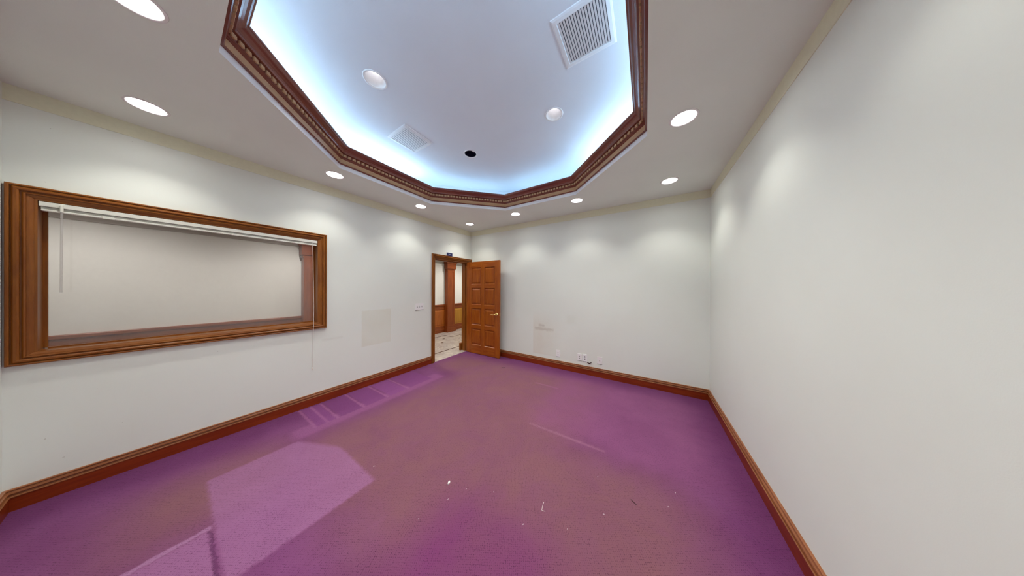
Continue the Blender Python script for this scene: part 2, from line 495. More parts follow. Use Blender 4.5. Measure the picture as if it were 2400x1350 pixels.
# upper tray
TSPOTS = [(-1.94, .905), (-.79, 2.04), (-1.95, 2.07), (-.79, .905)]
bm = bmesh.new()
vl = holed(bm, [octo(1.75)] + [circle(x, y, CAN_R) for x, y in TSPOTS], ZT)
dn = [bm.verts.new((v.co.x, v.co.y, H + .11)) for v in vl[0]]
for i in range(8):
    j = (i + 1) % 8; bm.faces.new((vl[0][i], vl[0][j], dn[j], dn[i]))
ct = link('ceiling', bm, 'tray')
tag(ct, 'pale blue-lit raised octagonal tray ceiling', 'ceiling', kind='structure')

# painted cornice band at the head of the walls
BANDH = .105
def band(name, d, label):
    tag(box(name, d, 'band'), label, 'trim', kind='structure')
T_ = .005
band('trim_1', (XL, XL + T_, YN, YB, H - BANDH, H), 'dull yellow painted band topping the window wall')
band('trim_2', (XL + T_, XR - T_, YB - T_, YB, H - BANDH, H), 'dull yellow painted band topping the wall behind the door')
band('trim_3', (XR - T_, XR, YN, YB, H - BANDH, H), 'dull yellow painted band topping the bare right wall')

# baseboards
BASE = [(0, 0), (.020, 0), (.020, .086), (.023, .088), (.023, .093), (.020, .095), (.012, .096), (.010, .103), (.012, .105), (.018, .108),
        (.020, .114), (.018, .120), (.010, .122), (.007, .126), (.008, .129), (.013, .132), (.012, .138), (.008, .140), (0, .140)]
def baseboard(name, p0, p1, A, mat, label, m0=1, m1=1):
    o = tag(sweep(name, BASE, p0, p1, A, (0, 0, 1), mat, None, m0, m1), label, 'baseboard', kind='structure')
    o.data.materials.append(M[mat.replace('base', 'bead')])
    for p in o.data.polygons:      # top beads in lighter wood, their highlight painted in
        if len(p.vertices) == 4 and sum(o.data.vertices[v].co.z for v in p.vertices) / 4 > .087: p.material_index = 1
baseboard('baseboard_left', (XL, YN, 0), (XL, 2.615, 0), (1, 0, 0), 'base_y', 'red-brown wood baseboard under the interior window', 1, 0)
baseboard('baseboard_back', (XL, YB, 0), (XR, YB, 0), (0, -1, 0), 'base_x', 'red-brown wood baseboard under the outlet plates', 0, 1)
baseboard('baseboard_right', (XR, YN, 0), (XR, YB, 0), (-1, 0, 0), 'base_y', 'red-brown wood baseboard along the bare right wall')
baseboard('baseboard_front', (XL, YN, 0), (XR, YN, 0), (0, 1, 0), 'base_x', 'red-brown wood baseboard turning the corner below the window')

# ------------------------------------------------------------------ octagonal crown with dentils
CROWN = [(0, .045), (.014, .045), (.018, .050), (.014, .055), (.010, .058), (.010, .103), (.018, .106), (.018, .111), (.024, .113),
         (.024, .118), (.030, .120), (.030, .150), (.052, .152), (.055, .157), (.056, .164), (.062, .174), (.074, .186),
         (.086, .194), (.093, .202), (.094, .208), (.101, .210), (.103, .220), (.040, .220), (0, .170)]
cr = empty('trim_4', (OC[0], OC[1], H))
tag(cr, 'octagonal red-brown crown moulding with dentils around the tray ceiling', 'crown moulding', kind='structure')
SIDE = 2 * AP * math.tan(math.pi / 8)
bm = bmesh.new()
sweep_bm(bm, CROWN, (-SIDE / 2, AP, 0), (SIDE / 2, AP, 0), (0, -1, 0), (0, 0, 1), math.tan(math.pi / 8), math.tan(math.pi / 8))
bmesh.ops.recalc_face_normals(bm, faces=bm.faces)
seg_me = bpy.data.meshes.new('moulding'); bm.to_mesh(seg_me); bm.free()
seg_me.materials.append(M['crown']); seg_me.materials.append(M['crown_tan'])
for p in seg_me.polygons:      # frieze board below the dentils, light on it painted in as tan
    cz = sum(seg_me.vertices[v].co.z for v in p.vertices) / len(p.vertices)
    if .059 < cz < .101 and abs(p.normal.y) > .9 and len(p.vertices) == 4 : p.material_index = 1
bm = bmesh.new(); bx(bm, -.0150, .0150, -.011, .002, .1225, .1475)
bmesh.ops.bevel(bm, geom=bm.edges[:], offset=.0025, segments=1, affect='EDGES')
bmesh.ops.recalc_face_normals(bm, faces=bm.faces)
den_me = bpy.data.meshes.new('dentil'); bm.to_mesh(den_me); bm.free(); den_me.materials.append(M['crown_tan'])
ND = 26
for k in range(8):
    sg = bpy.data.objects.new('moulding', seg_me); COL.objects.link(sg); sg.parent = cr
    sg.rotation_euler = (0, 0, k * math.pi / 4)
    ln = SIDE - 2 * .030 * math.tan(math.pi / 8)
    for i in range(ND):
        d = bpy.data.objects.new('dentil', den_me); COL.objects.link(d); d.parent = sg
        d.location = (-ln / 2 + ln * (i + .5) / ND, AP - .030, 0)

# ------------------------------------------------------------------ casing profile
CAS = [(0, 0), (0, .024), (.003, .030), (.009, .031), (.013, .028), (.0135, .019), (.0175, .018), (.018, .026), (.024, .033), (.033, .034), (.039, .029),
       (.0395, .018), (.0445, .017), (.045, .022), (.050, .026), (.056, .024), (.0565, .016), (.064, .015), (.076, .010), (.076, 0)]
CW = .076
# ------------------------------------------------------------------ window
win = empty('window_1', (XL, (WY0 + WY1) / 2, WZ0))
tag(win, 'wide interior window in red-brown moulded wood frame looking into the hall', 'window', kind='structure')
def wpart(o):
    o.parent = win; o.matrix_parent_inverse = Matrix.Translation(-Vector(win.location)); return o
o0, o1, z0, z1 = WY0 - CW, WY1 + CW, WZ0 - CW, WZ1 + CW
wpart(sweep('casing', CAS, (XL, o0, z1), (XL, o1, z1), (0, 0, -1), (1, 0, 0), 'wood_y', None, 1, 1))
wpart(sweep('casing', CAS, (XL, o0, z0), (XL, o1, z0), (0, 0, 1), (1, 0, 0), 'wood_y', None, 1, 1))
wpart(sweep('casing', CAS, (XL, o0, z0), (XL, o0, z1), (0, 1, 0), (1, 0, 0), 'wood_z', None, 1, 1))
wpart(sweep('casing', CAS, (XL, o1, z0), (XL, o1, z1), (0, -1, 0), (1, 0, 0), 'wood_z', None, 1, 1))
JT = .010
wpart(box('jamb', (X0, XL + .008, WY0, WY0 + JT, WZ0, WZ1), 'wood_z'))
wpart(box('jamb', (X0, XL + .008, WY1 - JT, WY1, WZ0, WZ1), 'wood_z'))
wpart(box('head', (X0, XL + .008, WY0 + JT, WY1 - JT, WZ1 - JT, WZ1), 'wood_y'))
wpart(box('sill', (X0, XL + .010, WY0 + JT, WY1 - JT, WZ0 - .006, WZ0 + .002), 'wood_y'))
GX = XL - .125
wpart(box('stop', (GX + .004, GX + .020, WY0 + JT, WY0 + .024, WZ0 + JT, WZ1 - JT), 'wood_z'))
wpart(box('stop', (GX + .004, GX + .020, WY1 - .024, WY1 - JT, WZ0 + JT, WZ1 - JT), 'wood_z'))
wpart(box('stop', (GX + .004, GX + .020, WY0 + .024, WY1 - .024, WZ0 + .002, WZ0 + .012), 'wood_y'))
wpart(box('stop', (GX + .004, GX + .020, WY0 + .024, WY1 - .024, WZ1 - .026, WZ1 - JT), 'wood_y'))
wpart(box('pane', (GX - .003, GX + .003, WY0 + JT, WY1 - JT, WZ0 + .002, WZ1 - JT), 'glass'))
# hall-side casing
for d in ((X0 - .018, X0, o0, o1, WZ1, z1), (X0 - .018, X0, o0, o1, z0, WZ0), (X0 - .018, X0, o0, WY0, WZ0, WZ1), (X0 - .018, X0, WY1, o1, WZ0, WZ1)):
    wpart(box('casing', d, 'wood_y'))

# ------------------------------------------------------------------ door
dr = empty('door_1', (XL, DY1, 0))
tag(dr, 'open eight-panel red-brown wooden door with brass lever in its moulded frame', 'door', kind='structure')
def dpart(o, parent=None):
    p = parent or dr
    o.parent = p; o.matrix_parent_inverse = Matrix.Translation(-Vector(dr.location)) if p is dr else Matrix.Identity(4)
    return o
d0, d1, dz = DY0 - .062, YB - .002, DZ1 + .080
CAS_D = [(a * .062 / .076, b) for a, b in CAS]
CAS_T = [(a * .080 / .076, b) for a, b in CAS]
dpart(sweep('casing', CAS_D, (XL, d0, 0), (XL, d0, dz), (0, 1, 0), (1, 0, 0), 'wood_z', None, 0, 1.29))
dpart(sweep('casing', [(a * .118 / .062, b) for a, b in CAS_D], (XL, d1, 0), (XL, d1, dz), (0, -1, 0), (1, 0, 0), 'wood_z', None, 0, .68))
dpart(sweep('head_casing', CAS_T, (XL, d0, dz), (XL, d1, dz), (0, 0, -1), (1, 0, 0), 'wood_y', None, .77, 1.47))
dpart(box('jamb', (X0, XL + .004, DY0, DY0 + .018, 0, DZ1), 'wood_z'))
dpart(box('jamb', (X0, XL + .004, DY1 - .018 + .016, DY1 + .016, 0, DZ1), 'wood_z'))
dpart(box('head_jamb', (X0, XL + .004, DY0 + .018, DY1 - .002, DZ1 - .018, DZ1), 'wood_y'))
dpart(box('stop', (X0 + .03, XL - .048, DY0 + .018, DY0 + .030, 0, DZ1 - .018), 'wood_z'))
dpart(box('stop', (X0 + .03, XL - .048, DY1 - .014, DY1 - .002, 0, DZ1 - .018), 'wood_z'))
dpart(box('stop', (X0 + .03, XL - .048, DY0 + .030, DY1 - .014, DZ1 - .030, DZ1 - .018), 'wood_y'))
dpart(box('plinth', (X0 - .045, X0 + .002, DY1 - .050, DY1 + .08, 0, .165), 'wood_z'))
dpart(box('casing', (X0 - .018, X0, DY1, DY1 + .07, .165, dz), 'wood_z'))
dpart(box('casing', (X0 - .018, X0, d0, DY0, 0, dz), 'wood_z'))
dpart(box('head_casing', (X0 - .018, X0, DY0, DY1, DZ1, dz), 'wood_y'))

LX0, LX1, LY0, LY1, LZ0, LZ1 = -3.418, -2.522, 3.531, 3.575, .008, 2.014
XS = [LX0, -3.288, -3.004, -2.922, -2.636, LX1]
ZS = [LZ0, .190, .553, .630, 1.000, 1.073, 1.446, 1.519, 1.890, LZ1]
leaf = boxes('leaf', [(XS[0], XS[1], LY0, LY1, LZ0, LZ1), (XS[2], XS[3], LY0, LY1, LZ0, LZ1), (XS[4], XS[5], LY0, LY1, LZ0, LZ1)], 'door_z')
dpart(leaf)
tag(leaf, 'red-brown door leaf with four rows of raised panels')
def lsub(o):
    o.parent = leaf; return o
for i in (0, 2, 4, 6, 8):
    for (a, b) in ((1, 2), (3, 4)):
        lsub(box('rail', (XS[a], XS[b], LY0, LY1, ZS[i], ZS[i + 1]), 'door_x'))
def panel(name, x0, x1, z0, z1, yf, yb, mat, parent, steps):
    """raised panel: rings of (inset, depth behind face) on both faces"""
    bm = bmesh.new()
    def rings(face, sgn):
        rs = []
        for ins, dep in steps:
            y = face + sgn * dep
            rs.append([bm.verts.new(v) for v in ((x0 + ins, y, z0 + ins), (x1 - ins, y, z0 + ins), (x1 - ins, y, z1 - ins), (x0 + ins, y, z1 - ins))])
        for a, b in zip(rs, rs[1:]):
            for i in range(4): bm.faces.new((a[i], a[(i + 1) % 4], b[(i + 1) % 4], b[i]))
        bm.faces.new(rs[-1]); return rs[0]
    a = rings(yf, 1); b = rings(yb, -1)
    for i in range(4): bm.faces.new((a[i], a[(i + 1) % 4], b[(i + 1) % 4], b[i]))
    o = link(name, bm, mat, None); return o
STEPS = [(0, .001), (.004, .003), (.012, .012), (.014, .017), (.022, .017), (.024, .013), (.046, .003), (.048, .003)]
for i in (1, 3, 5, 7):
    for (a, b) in ((1, 2), (3, 4)):
        lsub(panel('panel', XS[a], XS[b], ZS[i], ZS[i + 1], LY0, LY1, 'door_z', None, STEPS))
# lever handle
bm = bmesh.new()
HXc, HZc = -2.588, .897
tube_bm(bm, [(HXc, LY0 - .008, HZc), (HXc, LY0 - .050, HZc), (HXc - .004, LY0 - .056, HZc)], [.011, .010, .010], 14)
tube_bm(bm, [(HXc + .012, LY0 - .054, HZc), (HXc - .02, LY0 - .056, HZc - .001), (HXc - .07, LY0 - .057, HZc - .005), (HXc - .115, LY0 - .054, HZc - .009), (HXc - .132, LY0 - .050, HZc - .010)], [.012, .011, .0095, .010, .008], 12)
hd = dpart(link('handle', bm, 'brass', None, None, True)); tag(hd, 'polished brass lever handle')
bm = bmesh.new()
lathe_bm(bm, [(.001, -.012), (.024, -.012), (.032, -.008), (.036, -.002), (.036, .0)], 28, (HXc, LY0, HZc), 'Y', True)
rs = link('rose', bm, 'brass', None, None, True); rs.parent = hd
bm = bmesh.new()
tube_bm(bm, [(HXc, LY1 + .002, HZc), (HXc, LY1 + .045, HZc), (HXc - .115, LY1 + .048, HZc - .008)], [.011, .010, .009], 12)
lathe_bm(bm, [(.036, .0), (.034, .006), (.024, .012), (.001, .012)], 28, (HXc, LY1, HZc), 'Y', True)
dpart(link('handle', bm, 'brass', None, None, True))
dpart(box('latch_plate', (LX1 - .001, LX1 + .0015, LY0 + .010, LY1 - .010, HZc - .028, HZc + .028), 'brass'))
dpart(box('latch_bolt', (LX1, LX1 + .010, LY0 + .015, LY1 - .017, HZc - .006, HZc + .006), 'brass'))
for hz in (.25, 1.02, 1.80):
    bm = bmesh.new()
    lathe_bm(bm, [(.0065, -.045), (.0065, .045)], 10, (XL + .033, LY1 - .002, hz), 'Z', True)
    bx(bm, XL + .030, XL + .042, LY1 - .001, LY1 + .0015, hz - .044, hz + .044)
    dpart(link('hinge', bm, 'steel'))

# ------------------------------------------------------------------ hall
hf = box('floor_hall', (HX, XL, HY0, HY1, -.03, -.006), 'dark_stone')
tag(hf, 'beige marble hall floor with dark inlay lines beyond the doorway', 'floor', kind='structure')
TS = .3046
GX0, GY0 = -4.813, 4.060
XBORD = -3.885
tiles = []
def in_field(ix, iy):          # stepped dark border: fields inside the zigzag
    x = GX0 + (ix + .5) * TS; y = GY0 + (iy + .5) * TS
    return x
gap = .0012
def tile(x0, x1, y0, y1, top=0):
    if x1 - x0 < .01 or y1 - y0 < .01: return
    bm = bmesh.new(); bx(bm, x0 + gap, x1 - gap, y0 + gap, y1 - gap, -.012, top)
    o = link('tile', bm, 'marble'); o.parent = hf
XH0 = HX
def col_far(iy):               # far border x for this row
    y = GY0 + (iy + .5) * TS
    return GX0 - TS if y < 4.365 else (GX0 if y < 4.67 else GX0 + TS)
LW = .030
for iy in range(-5, 7):
    ya, yb = GY0 + iy * TS, GY0 + (iy + 1) * TS
    xf = col_far(iy)
    tile(XH0, xf - LW / 2, ya, yb)                                  # outer margin
    xs = [xf + LW / 2]
    k = round((xf - GX0) / TS) + 1
    while GX0 + k * TS < XBORD - .06: xs.append(GX0 + k * TS); k += 1
    xs.append(XBORD - LW / 2)
    for a, b in zip(xs, xs[1:]): tile(a, b, ya, yb)
    tile(XBORD + LW / 2, XL - .002, ya, yb)
    # dark border bars
    o = box('inlay', (xf - LW / 2 + gap, xf + LW / 2 - gap, ya, yb, -.012, -.0005), 'dark_stone', hf)
    o = box('inlay', (XBORD - LW / 2 + gap, XBORD + LW / 2 - gap, ya, yb, -.012, -.0005), 'dark_stone', hf)
for (xa, xb, y) in ((GX0 - TS, GX0, 4.365), (GX0, GX0 + TS, 4.67)):
    box('inlay', (xa - LW / 2, xb + LW / 2, y - LW / 2, y + LW / 2, -.012, .0008), 'dark_stone', hf)
for ix in range(0, 3):
    for iy in range(-5, 3):
        if (ix + iy) % 2 == 0:
            x, y = GX0 + ix * TS, GY0 + iy * TS
            if x > XBORD - .1 or (y > 4.3 and x < GX0 + .1) or (y > 4.6 and x < GX0 + TS + .1): continue
            bm = bmesh.new(); r = .040
            vs = [bm.verts.new((x + dx * r, y + dy * r, z)) for z in (-.01, .0008) for dx, dy in ((1, 0), (0, 1), (-1, 0), (0, -1))]
            bm.faces.new(vs[4:]); bm.faces.new(vs[:4][::-1])
            for i in range(4): bm.faces.new((vs[i], vs[(i + 1) % 4], vs[4 + (i + 1) % 4], vs[4 + i]))
            o = link('inlay', bm, 'dark_stone'); o.parent = hf
hw = box('wall_hall', (HX - WT, HX, HY0, HY1, -.03, HZ), 'hallwall')
tag(hw, 'white upper hall wall seen through the window and doorway', 'wall', kind='structure')
for n, d in (('wall_hall_end', (HX, X0, HY0 - WT, HY0, -.03, HZ)), ('wall_hall_far', (HX, X0, HY1, HY1 + WT, -.03, HZ))):
    tag(box(n, d, 'hallwall'), 'white wall closing the hall near the window' if 'end' in n else 'white wall closing the hall past the doorway', 'wall', kind='structure')
HSPOTS = [(-4.62, -.6), (-4.62, 1.2), (-4.62, 3.0), (-4.62, 4.9), (-4.62, 6.3)]  # unseen downlights, added to light the hall
bm = bmesh.new()
holed(bm, [[(HX, HY0), (X0, HY0), (X0, HY1), (HX, HY1)]] + [circle(x, y, CAN_R) for x, y in HSPOTS], HZ)
tag(link('ceiling', bm, 'hallceil'), 'plain hall ceiling beyond the doorway', 'ceiling', kind='structure')
tag(box('trim_5', (HX, HX + .02, HY0, HY1, 2.205, HZ), 'hall_band'), 'grey-brown band topping the hall wall', 'trim', kind='structure')  # darker grey-brown band along the top of the hall wall

# wainscot
WT_Z = .900
wn = empty('trim_6', (HX, 0, 0))
tag(wn, 'red-brown panelled wainscot along the far hall wall', 'wainscot', kind='structure')
def hpart(o):
    o.parent = wn; o.matrix_parent_inverse = Matrix.Translation(-Vector(wn.location)); return o
hpart(sweep('cap', [(0, .80), (.020, .80), (.022, .845), (.030, .850), (.040, .862), (.040, .892), (.034, WT_Z), (0, WT_Z)], (HX, HY0, 0), (HX, HY1, 0), (1, 0, 0), (0, 0, 1), 'pil_y'))
hpart(sweep('base', [(0, 0), (.030, 0), (.030, .10), (.024, .115), (.026, .125), (.018, .14), (0, .14)], (HX, HY0, 0), (HX, HY1, 0), (1, 0, 0), (0, 0, 1), 'pil_y'))
hpart(box('rail', (HX, HX + .018, HY0, HY1, .745, .80), 'pil_y'))
hpart(box('rail', (HX, HX + .018, HY0, HY1, .14, .20), 'pil_y'))
PY = [-2.55, -1.92, -1.10, .118, 1.44, 2.55, 3.62, 4.85, 5.66, 6.5, 7.35]   # stile centres
for i, y in enumerate(PY):
    hpart(box('stile', (HX, HX + .018, y - .075, y + .075, .20, .745), 'pil_z'))
def panel_x(y0, y1, z0, z1, mat):
    bm = bmesh.new(); rs = []
    for ins, x in ((0, HX + .001), (0, HX + .006), (.035, HX + .006), (.06, HX + .014)):
        rs.append([bm.verts.new(v) for v in ((x, y0 + ins, z0 + ins), (x, y1 - ins, z0 + ins), (x, y1 - ins, z1 - ins), (x, y0 + ins, z1 - ins))])
    for a, b in zip(rs, rs[1:]):
        for i in range(4): bm.faces.new((a[i], a[(i + 1) % 4], b[(i + 1) % 4], b[i]))
    bm.faces.new(rs[-1]); bm.faces.new(rs[0][::-1])
    hpart(link('panel', bm, mat))
for i, (a, b) in enumerate(zip(PY, PY[1:])):
    panel_x(a + .075, b - .075, .20, .745, 'panel_lit' if a > 4.8 else 'panel_red')

def pilaster(yc, label):
    t = empty('pilaster', (HX + .001, yc, 0))
    tag(t, label, 'pilaster', 'pilasters on the hall wall')
    w = .150
    box('shaft', (.022, .140, -w, w, .23, 2.0), 'pil_z', t)
    ins = [(.140, .146, -w, -w + .045, .23, 2.0), (.140, .146, w - .045, w, .23, 2.0), (.140, .146, -w + .045, w - .045, 1.95, 2.0), (.140, .146, -w + .045, w - .045, .23, .30)]
    boxes('fillet', ins, 'pil_z', t)
    cap = box('capital', (.022, .175, -w - .032, w + .032, 2.07, 2.22), 'pil_y', t)
    for (e, za, zb) in ((.012, 2.0, 2.018), (.004, 2.018, 2.048), (.030, 2.048, 2.07), (.052, 2.22, 2.30), (.065, 2.30, 2.36)):
        box('capital_moulding', (.022, .140 + e, -w - e, w + e, za, zb), 'pil_y', cap)
    b = box('base', (.0, .178, -w - .036, w + .036, 0, .095), 'pil_y', t)
    for (e, za, zb) in ((.026, .095, .165), (.016, .165, .195), (.008, .195, .23)):
        box('base_moulding', (.022, .140 + e, -w - e, w + e, za, zb), 'pil_y', b)
pilaster(4.852, 'red-brown wooden pilaster seen through the open doorway')
pilaster(1.443, 'red-brown wooden pilaster seen through the right end of the window')

# ================================================================== THINGS
# recessed lights
_can = {}
def can_meshes():
    bm = bmesh.new()
    lathe_bm(bm, [(.074, .004), (.074, -.002), (.080, -.005), (.088, -.004), (.090, 0), (.079, .002)], 40)
    _can['ring'] = bm
    bm2 = bmesh.new()
    lathe_bm(bm2, [(.0745, .0), (.070, .03), (.060, .085), (.058, .098)], 40)
    _can['ref'] = bm2
    bm3 = bmesh.new(); lathe_bm(bm3, [(.001, .088), (.035, .090), (.060, .096)], 32)
    _can['lens'] = bm3
    b4 = bmesh.new(); lathe_bm(b4, [(.0745, .0), (.071, .022), (.068, .034)], 40); _can['ref2'] = b4
    b5 = bmesh.new(); lathe_bm(b5, [(.001, .0215), (.040, .023), (.0695, .028)], 32); _can['lens2'] = b5
can_meshes()
meshes = {}
for k, nm, mt in (('ring', 'trim_ring', 'white_plastic'), ('ref', 'reflector', 'reflector'), ('lens', 'lens', 'lens'), ('ref2', 'reflector', 'reflector'), ('lens2', 'lens', 'frosted')):
    bmesh.ops.recalc_face_normals(_can[k], faces=_can[k].faces)
    me = bpy.data.meshes.new(nm); _can[k].to_mesh(me); _can[k].free(); me.materials.append(M[mt])
    for p in me.polygons: p.use_smooth = True
    meshes[k] = me
def can(x, y, z, label, group, power, col=CAN_COLOR, wide=False, shallow=False):
    t = empty('recessed_light', (x, y, z)); tag(t, label, 'ceiling light', group)
    for k in (('ring', 'ref2', 'lens2') if shallow else ('ring', 'ref', 'lens')):
        o = bpy.data.objects.new(meshes[k].name, meshes[k]); COL.objects.link(o); o.parent = t
    ld = bpy.data.lights.new('lamp', 'SPOT'); ld.energy = power; ld.color = col
    ld.spot_size = math.radians(108); ld.spot_blend = .62; ld.shadow_soft_size = .03
    lo = bpy.data.objects.new('lamp', ld); COL.objects.link(lo); lo.parent = t; lo.location = (0, 0, .012 if wide else (.014 if shallow else .004))
    if wide: ld.spot_size = math.radians(170); ld.spot_blend = 1.0
    return t
LBL = ['lit recessed downlight in the soffit corner above the left end of the window',
       'lit recessed downlight in the soffit above the right end of the window',
       'lit recessed downlight in the soffit above the wall between window and doorway',
       'lit recessed downlight in the soffit corner above the doorway',
       'lit recessed downlight in the soffit above the open door leaf, nearest the corner light',
       'lit recessed downlight in the soffit above the outlet plates on the back wall',
       'lit recessed downlight in the soffit corner beside the far right wall',
       'lit recessed downlight in the soffit beside the right corner of the octagon',
       'recessed downlight above the bare right wall, out of view',
       'recessed downlight in the corner over the camera side of the right wall, out of view',
       'recessed downlight over the wall behind the camera, out of view',
       'lit recessed downlight cut off by the top edge of the picture']
for i, ((x, y), l) in enumerate(zip(SPOTS, LBL)): can(x, y, H, l, 'downlights in the soffit', CAN_POWER * (.6 if i == 8 else 1), shallow=True)
for i, (x, y) in enumerate(TSPOTS):
    if i == 2: continue
    can(x, y, ZT, ['lit recessed downlight in the tray ceiling nearer the window', 'lit recessed downlight in the tray ceiling nearer the right wall', '',
        'recessed downlight in the tray ceiling just above the picture'][i], 'downlights in the tray ceiling', CAN_POWER * 2.9)
HL = ['outside the left end of the window', 'outside the right end of the window', 'outside the wall with the switches', 'in front of the doorway pilaster', 'past the doorway pilaster']
for i, (x, y) in enumerate(HSPOTS): can(x, y, HZ, 'added fill downlight in the hall ceiling ' + HL[i] + ', out of view', 'added fill downlights in the hall ceiling', HALL_POWER, (1, .97, .92), True)
# dead can
t = empty('recessed_light', (TSPOTS[2][0], TSPOTS[2][1], ZT)); tag(t, 'unlit recessed downlight with a black opening in the tray ceiling', 'ceiling light', 'downlights in the tray ceiling')
o = bpy.data.objects.new('trim_ring', meshes['ring']); COL.objects.link(o); o.parent = t
bm = bmesh.new(); lathe_bm(bm, [(.0745, 0), (.070, .05), (.066, .10), (.001, .10)], 40); link('baffle', bm, 'dead_can', t, None, True)
bm = bmesh.new(); lathe_bm(bm, [(.012, .095), (.016, .055), (.020, .050), (.016, .046), (.001, .046)], 20); link('socket', bm, 'white_plastic', t, (0.02, .035, 0), True)

# cove tubes lying in the trough behind the crown
def tube(side, label, off=0, length=1.12, mat='tube'):
    a = side * math.pi / 4
    t = empty('fluorescent_tube', (OC[0] + math.cos(a) * 1.56, OC[1] + math.sin(a) * 1.56, H + .112), a + math.pi / 2)
    tag(t, label, 'fluorescent tube', 'tubes hidden in the cove')
    bm = bmesh.new(); lathe_bm(bm, [(.013, -length / 2), (.013, length / 2)], 12, (off, 0, .092), 'X', True); link('tube', bm, mat, t, None, True)
    for s in (-1, 1): box('holder', (off + s * (length / 2 + .008) - .008, off + s * (length / 2 + .008) + .008, -.014, .014, .0, .108), 'white_plastic', t)
    box('batten', (off - length / 2, off + length / 2, -.02, .02, 0, .060), 'white_plastic', t)
M['tube_bright'] = emis('cove_tube_bright', COVE_COLOR, COVE_STRENGTH * 1.3)
SIDES = ['right side', 'far right diagonal', 'far side', 'far left diagonal', 'window side', 'near left diagonal', 'camera side', 'near right diagonal']
M['tube_dim'] = emis('cove_tube_dim', COVE_COLOR, COVE_STRENGTH * .38)
for k in range(8):
    tube(k, 'fluorescent tube hidden in the cove on the ' + SIDES[k], mat={1: 'tube_bright', 4: 'tube_bright', 2: 'tube_dim', 3: 'tube_dim'}.get(k, 'tube'))

# ceiling vents
def vent(x, y, s, n, along_y, label, tilt, back):
    t = empty('ceiling_vent', (x, y, ZT)); tag(t, label, 'vent', 'vents in the tray ceiling')
    h = s / 2; w = .036
    FR = [(0, 0), (.002, -.006), (.012, -.010), (w - .003, -.012), (w, -.004), (w, 0)]
    pts = [(-h, -h), (h, -h), (h, h), (-h, h)]; inn = [(0, 1, 0), (-1, 0, 0), (0, -1, 0), (1, 0, 0)]
    for i in range(4):
        a, b = pts[i], pts[(i + 1) % 4]
        o = sweep('frame', FR, (*a, 0), (*b, 0), inn[i], (0, 0, 1), 'vent_white', t, 1, 1)
    box('duct_shade_sheet', (-h + .01, h - .01, -h + .01, h - .01, -.0012, -.0004), back, t)  # flat sheet coloured as the shade inside the duct
    L = s - 2 * w
    bm = bmesh.new(); bx(bm, -L / 2, L / 2, -.0066, .0066, -.0007, .0007)
    bmesh.ops.recalc_face_normals(bm, faces=bm.faces)
    me = bpy.data.meshes.new('slat'); bm.to_mesh(me); bm.free(); me.materials.append(M['vent_white'])
    for i in range(n):
        o = bpy.data.objects.new('slat', me); COL.objects.link(o); o.parent = t
        q = -L / 2 + L * (i + .5) / n
        if along_y:
            o.matrix_local = Matrix.Translation((q, 0, -.0075)) @ Matrix.Rotation(math.pi / 2, 4, 'Z') @ Matrix.Rotation(tilt, 4, 'X')
        else:
            o.matrix_local = Matrix.Translation((0, q, -.0075)) @ Matrix.Rotation(tilt, 4, 'X')
    return t
vent(-2.37, 1.495, .36, 17, False, 'smaller-looking square white ceiling vent nearer the window', math.radians(4), 'vent_back_pale')
vent(-.36, 1.49, .36, 17, True, 'large-looking square white ceiling vent at the top, nearer the right wall', math.radians(16), 'vent_back')

# window blind pulled up under the head casing
bl = empty('window_blind', (XL, 0, 0)); tag(bl, 'cream mini blind pulled fully up at the top of the interior window', 'blind')
BY0, BY1 = WY0 + JT + .002, WY1 - JT - .002
def blp(o): return o
box('headrail', (-.032, .006, BY0, BY1, WZ1 - JT - .034, WZ1 - JT - .002), 'blind_white', bl, .003)
bm = bmesh.new()
for i in range(11):
    z = WZ1 - JT - .036 - i * .0013
    bx(bm, -.028, -.001 + .0015 * (i % 2), BY0 + .006, BY1 - .006, z - .0006, z)
link('slat_stack', bm, 'blind_white', bl)
br = box('bottom_rail', (-.029, .003, BY0 + .006, BY1 - .006, WZ1 - JT - .064, WZ1 - JT - .051), 'blind_white', bl, .003)
for y in (-.26, .33, .81):
    bm = bmesh.new(); bx(bm, .0005, .0055, y - .022, y + .022, WZ1 - JT - .067, WZ1 - JT - .049)
    bmesh.ops.bevel(bm, geom=bm.edges[:], offset=.002, segments=1, affect='EDGES')
    link('ladder_clip', bm, 'blind_white', br)
bm = bmesh.new(); tube_bm(bm, [(.010, -.412, WZ1 - JT - .02), (.012, -.413, 1.70), (.012, -.414, 1.405)], .0045, 6)
link('wand', bm, 'wand', bl)
bm = bmesh.new(); tube_bm(bm, [(.000, -.412, WZ1 - JT - .016), (.012, -.412, WZ1 - JT - .016), (.013, -.412, WZ1 - JT - .06)], .006, 6)
link('wand_hook', bm, 'blind_white', bl)
bm = bmesh.new()
CY = .912
tube_bm(bm, [(.004, CY - .004, WZ1 - JT - .03), (.016, CY - .002, 1.80), (.026, CY, 1.50), (.032, CY + .003, 1.2), (.032, CY, .95), (.026, CY - .006, .47)], .0022, 6)
cd = link('pull_cord', bm, 'cord', bl)
bm = bmesh.new(); lathe_bm(bm, [(.002, .47), (.006, .462), (.007, .445), (.003, .436)], 10, (.026, CY - .006, 0), 'Z', True); link('tassel', bm, 'cord', cd)

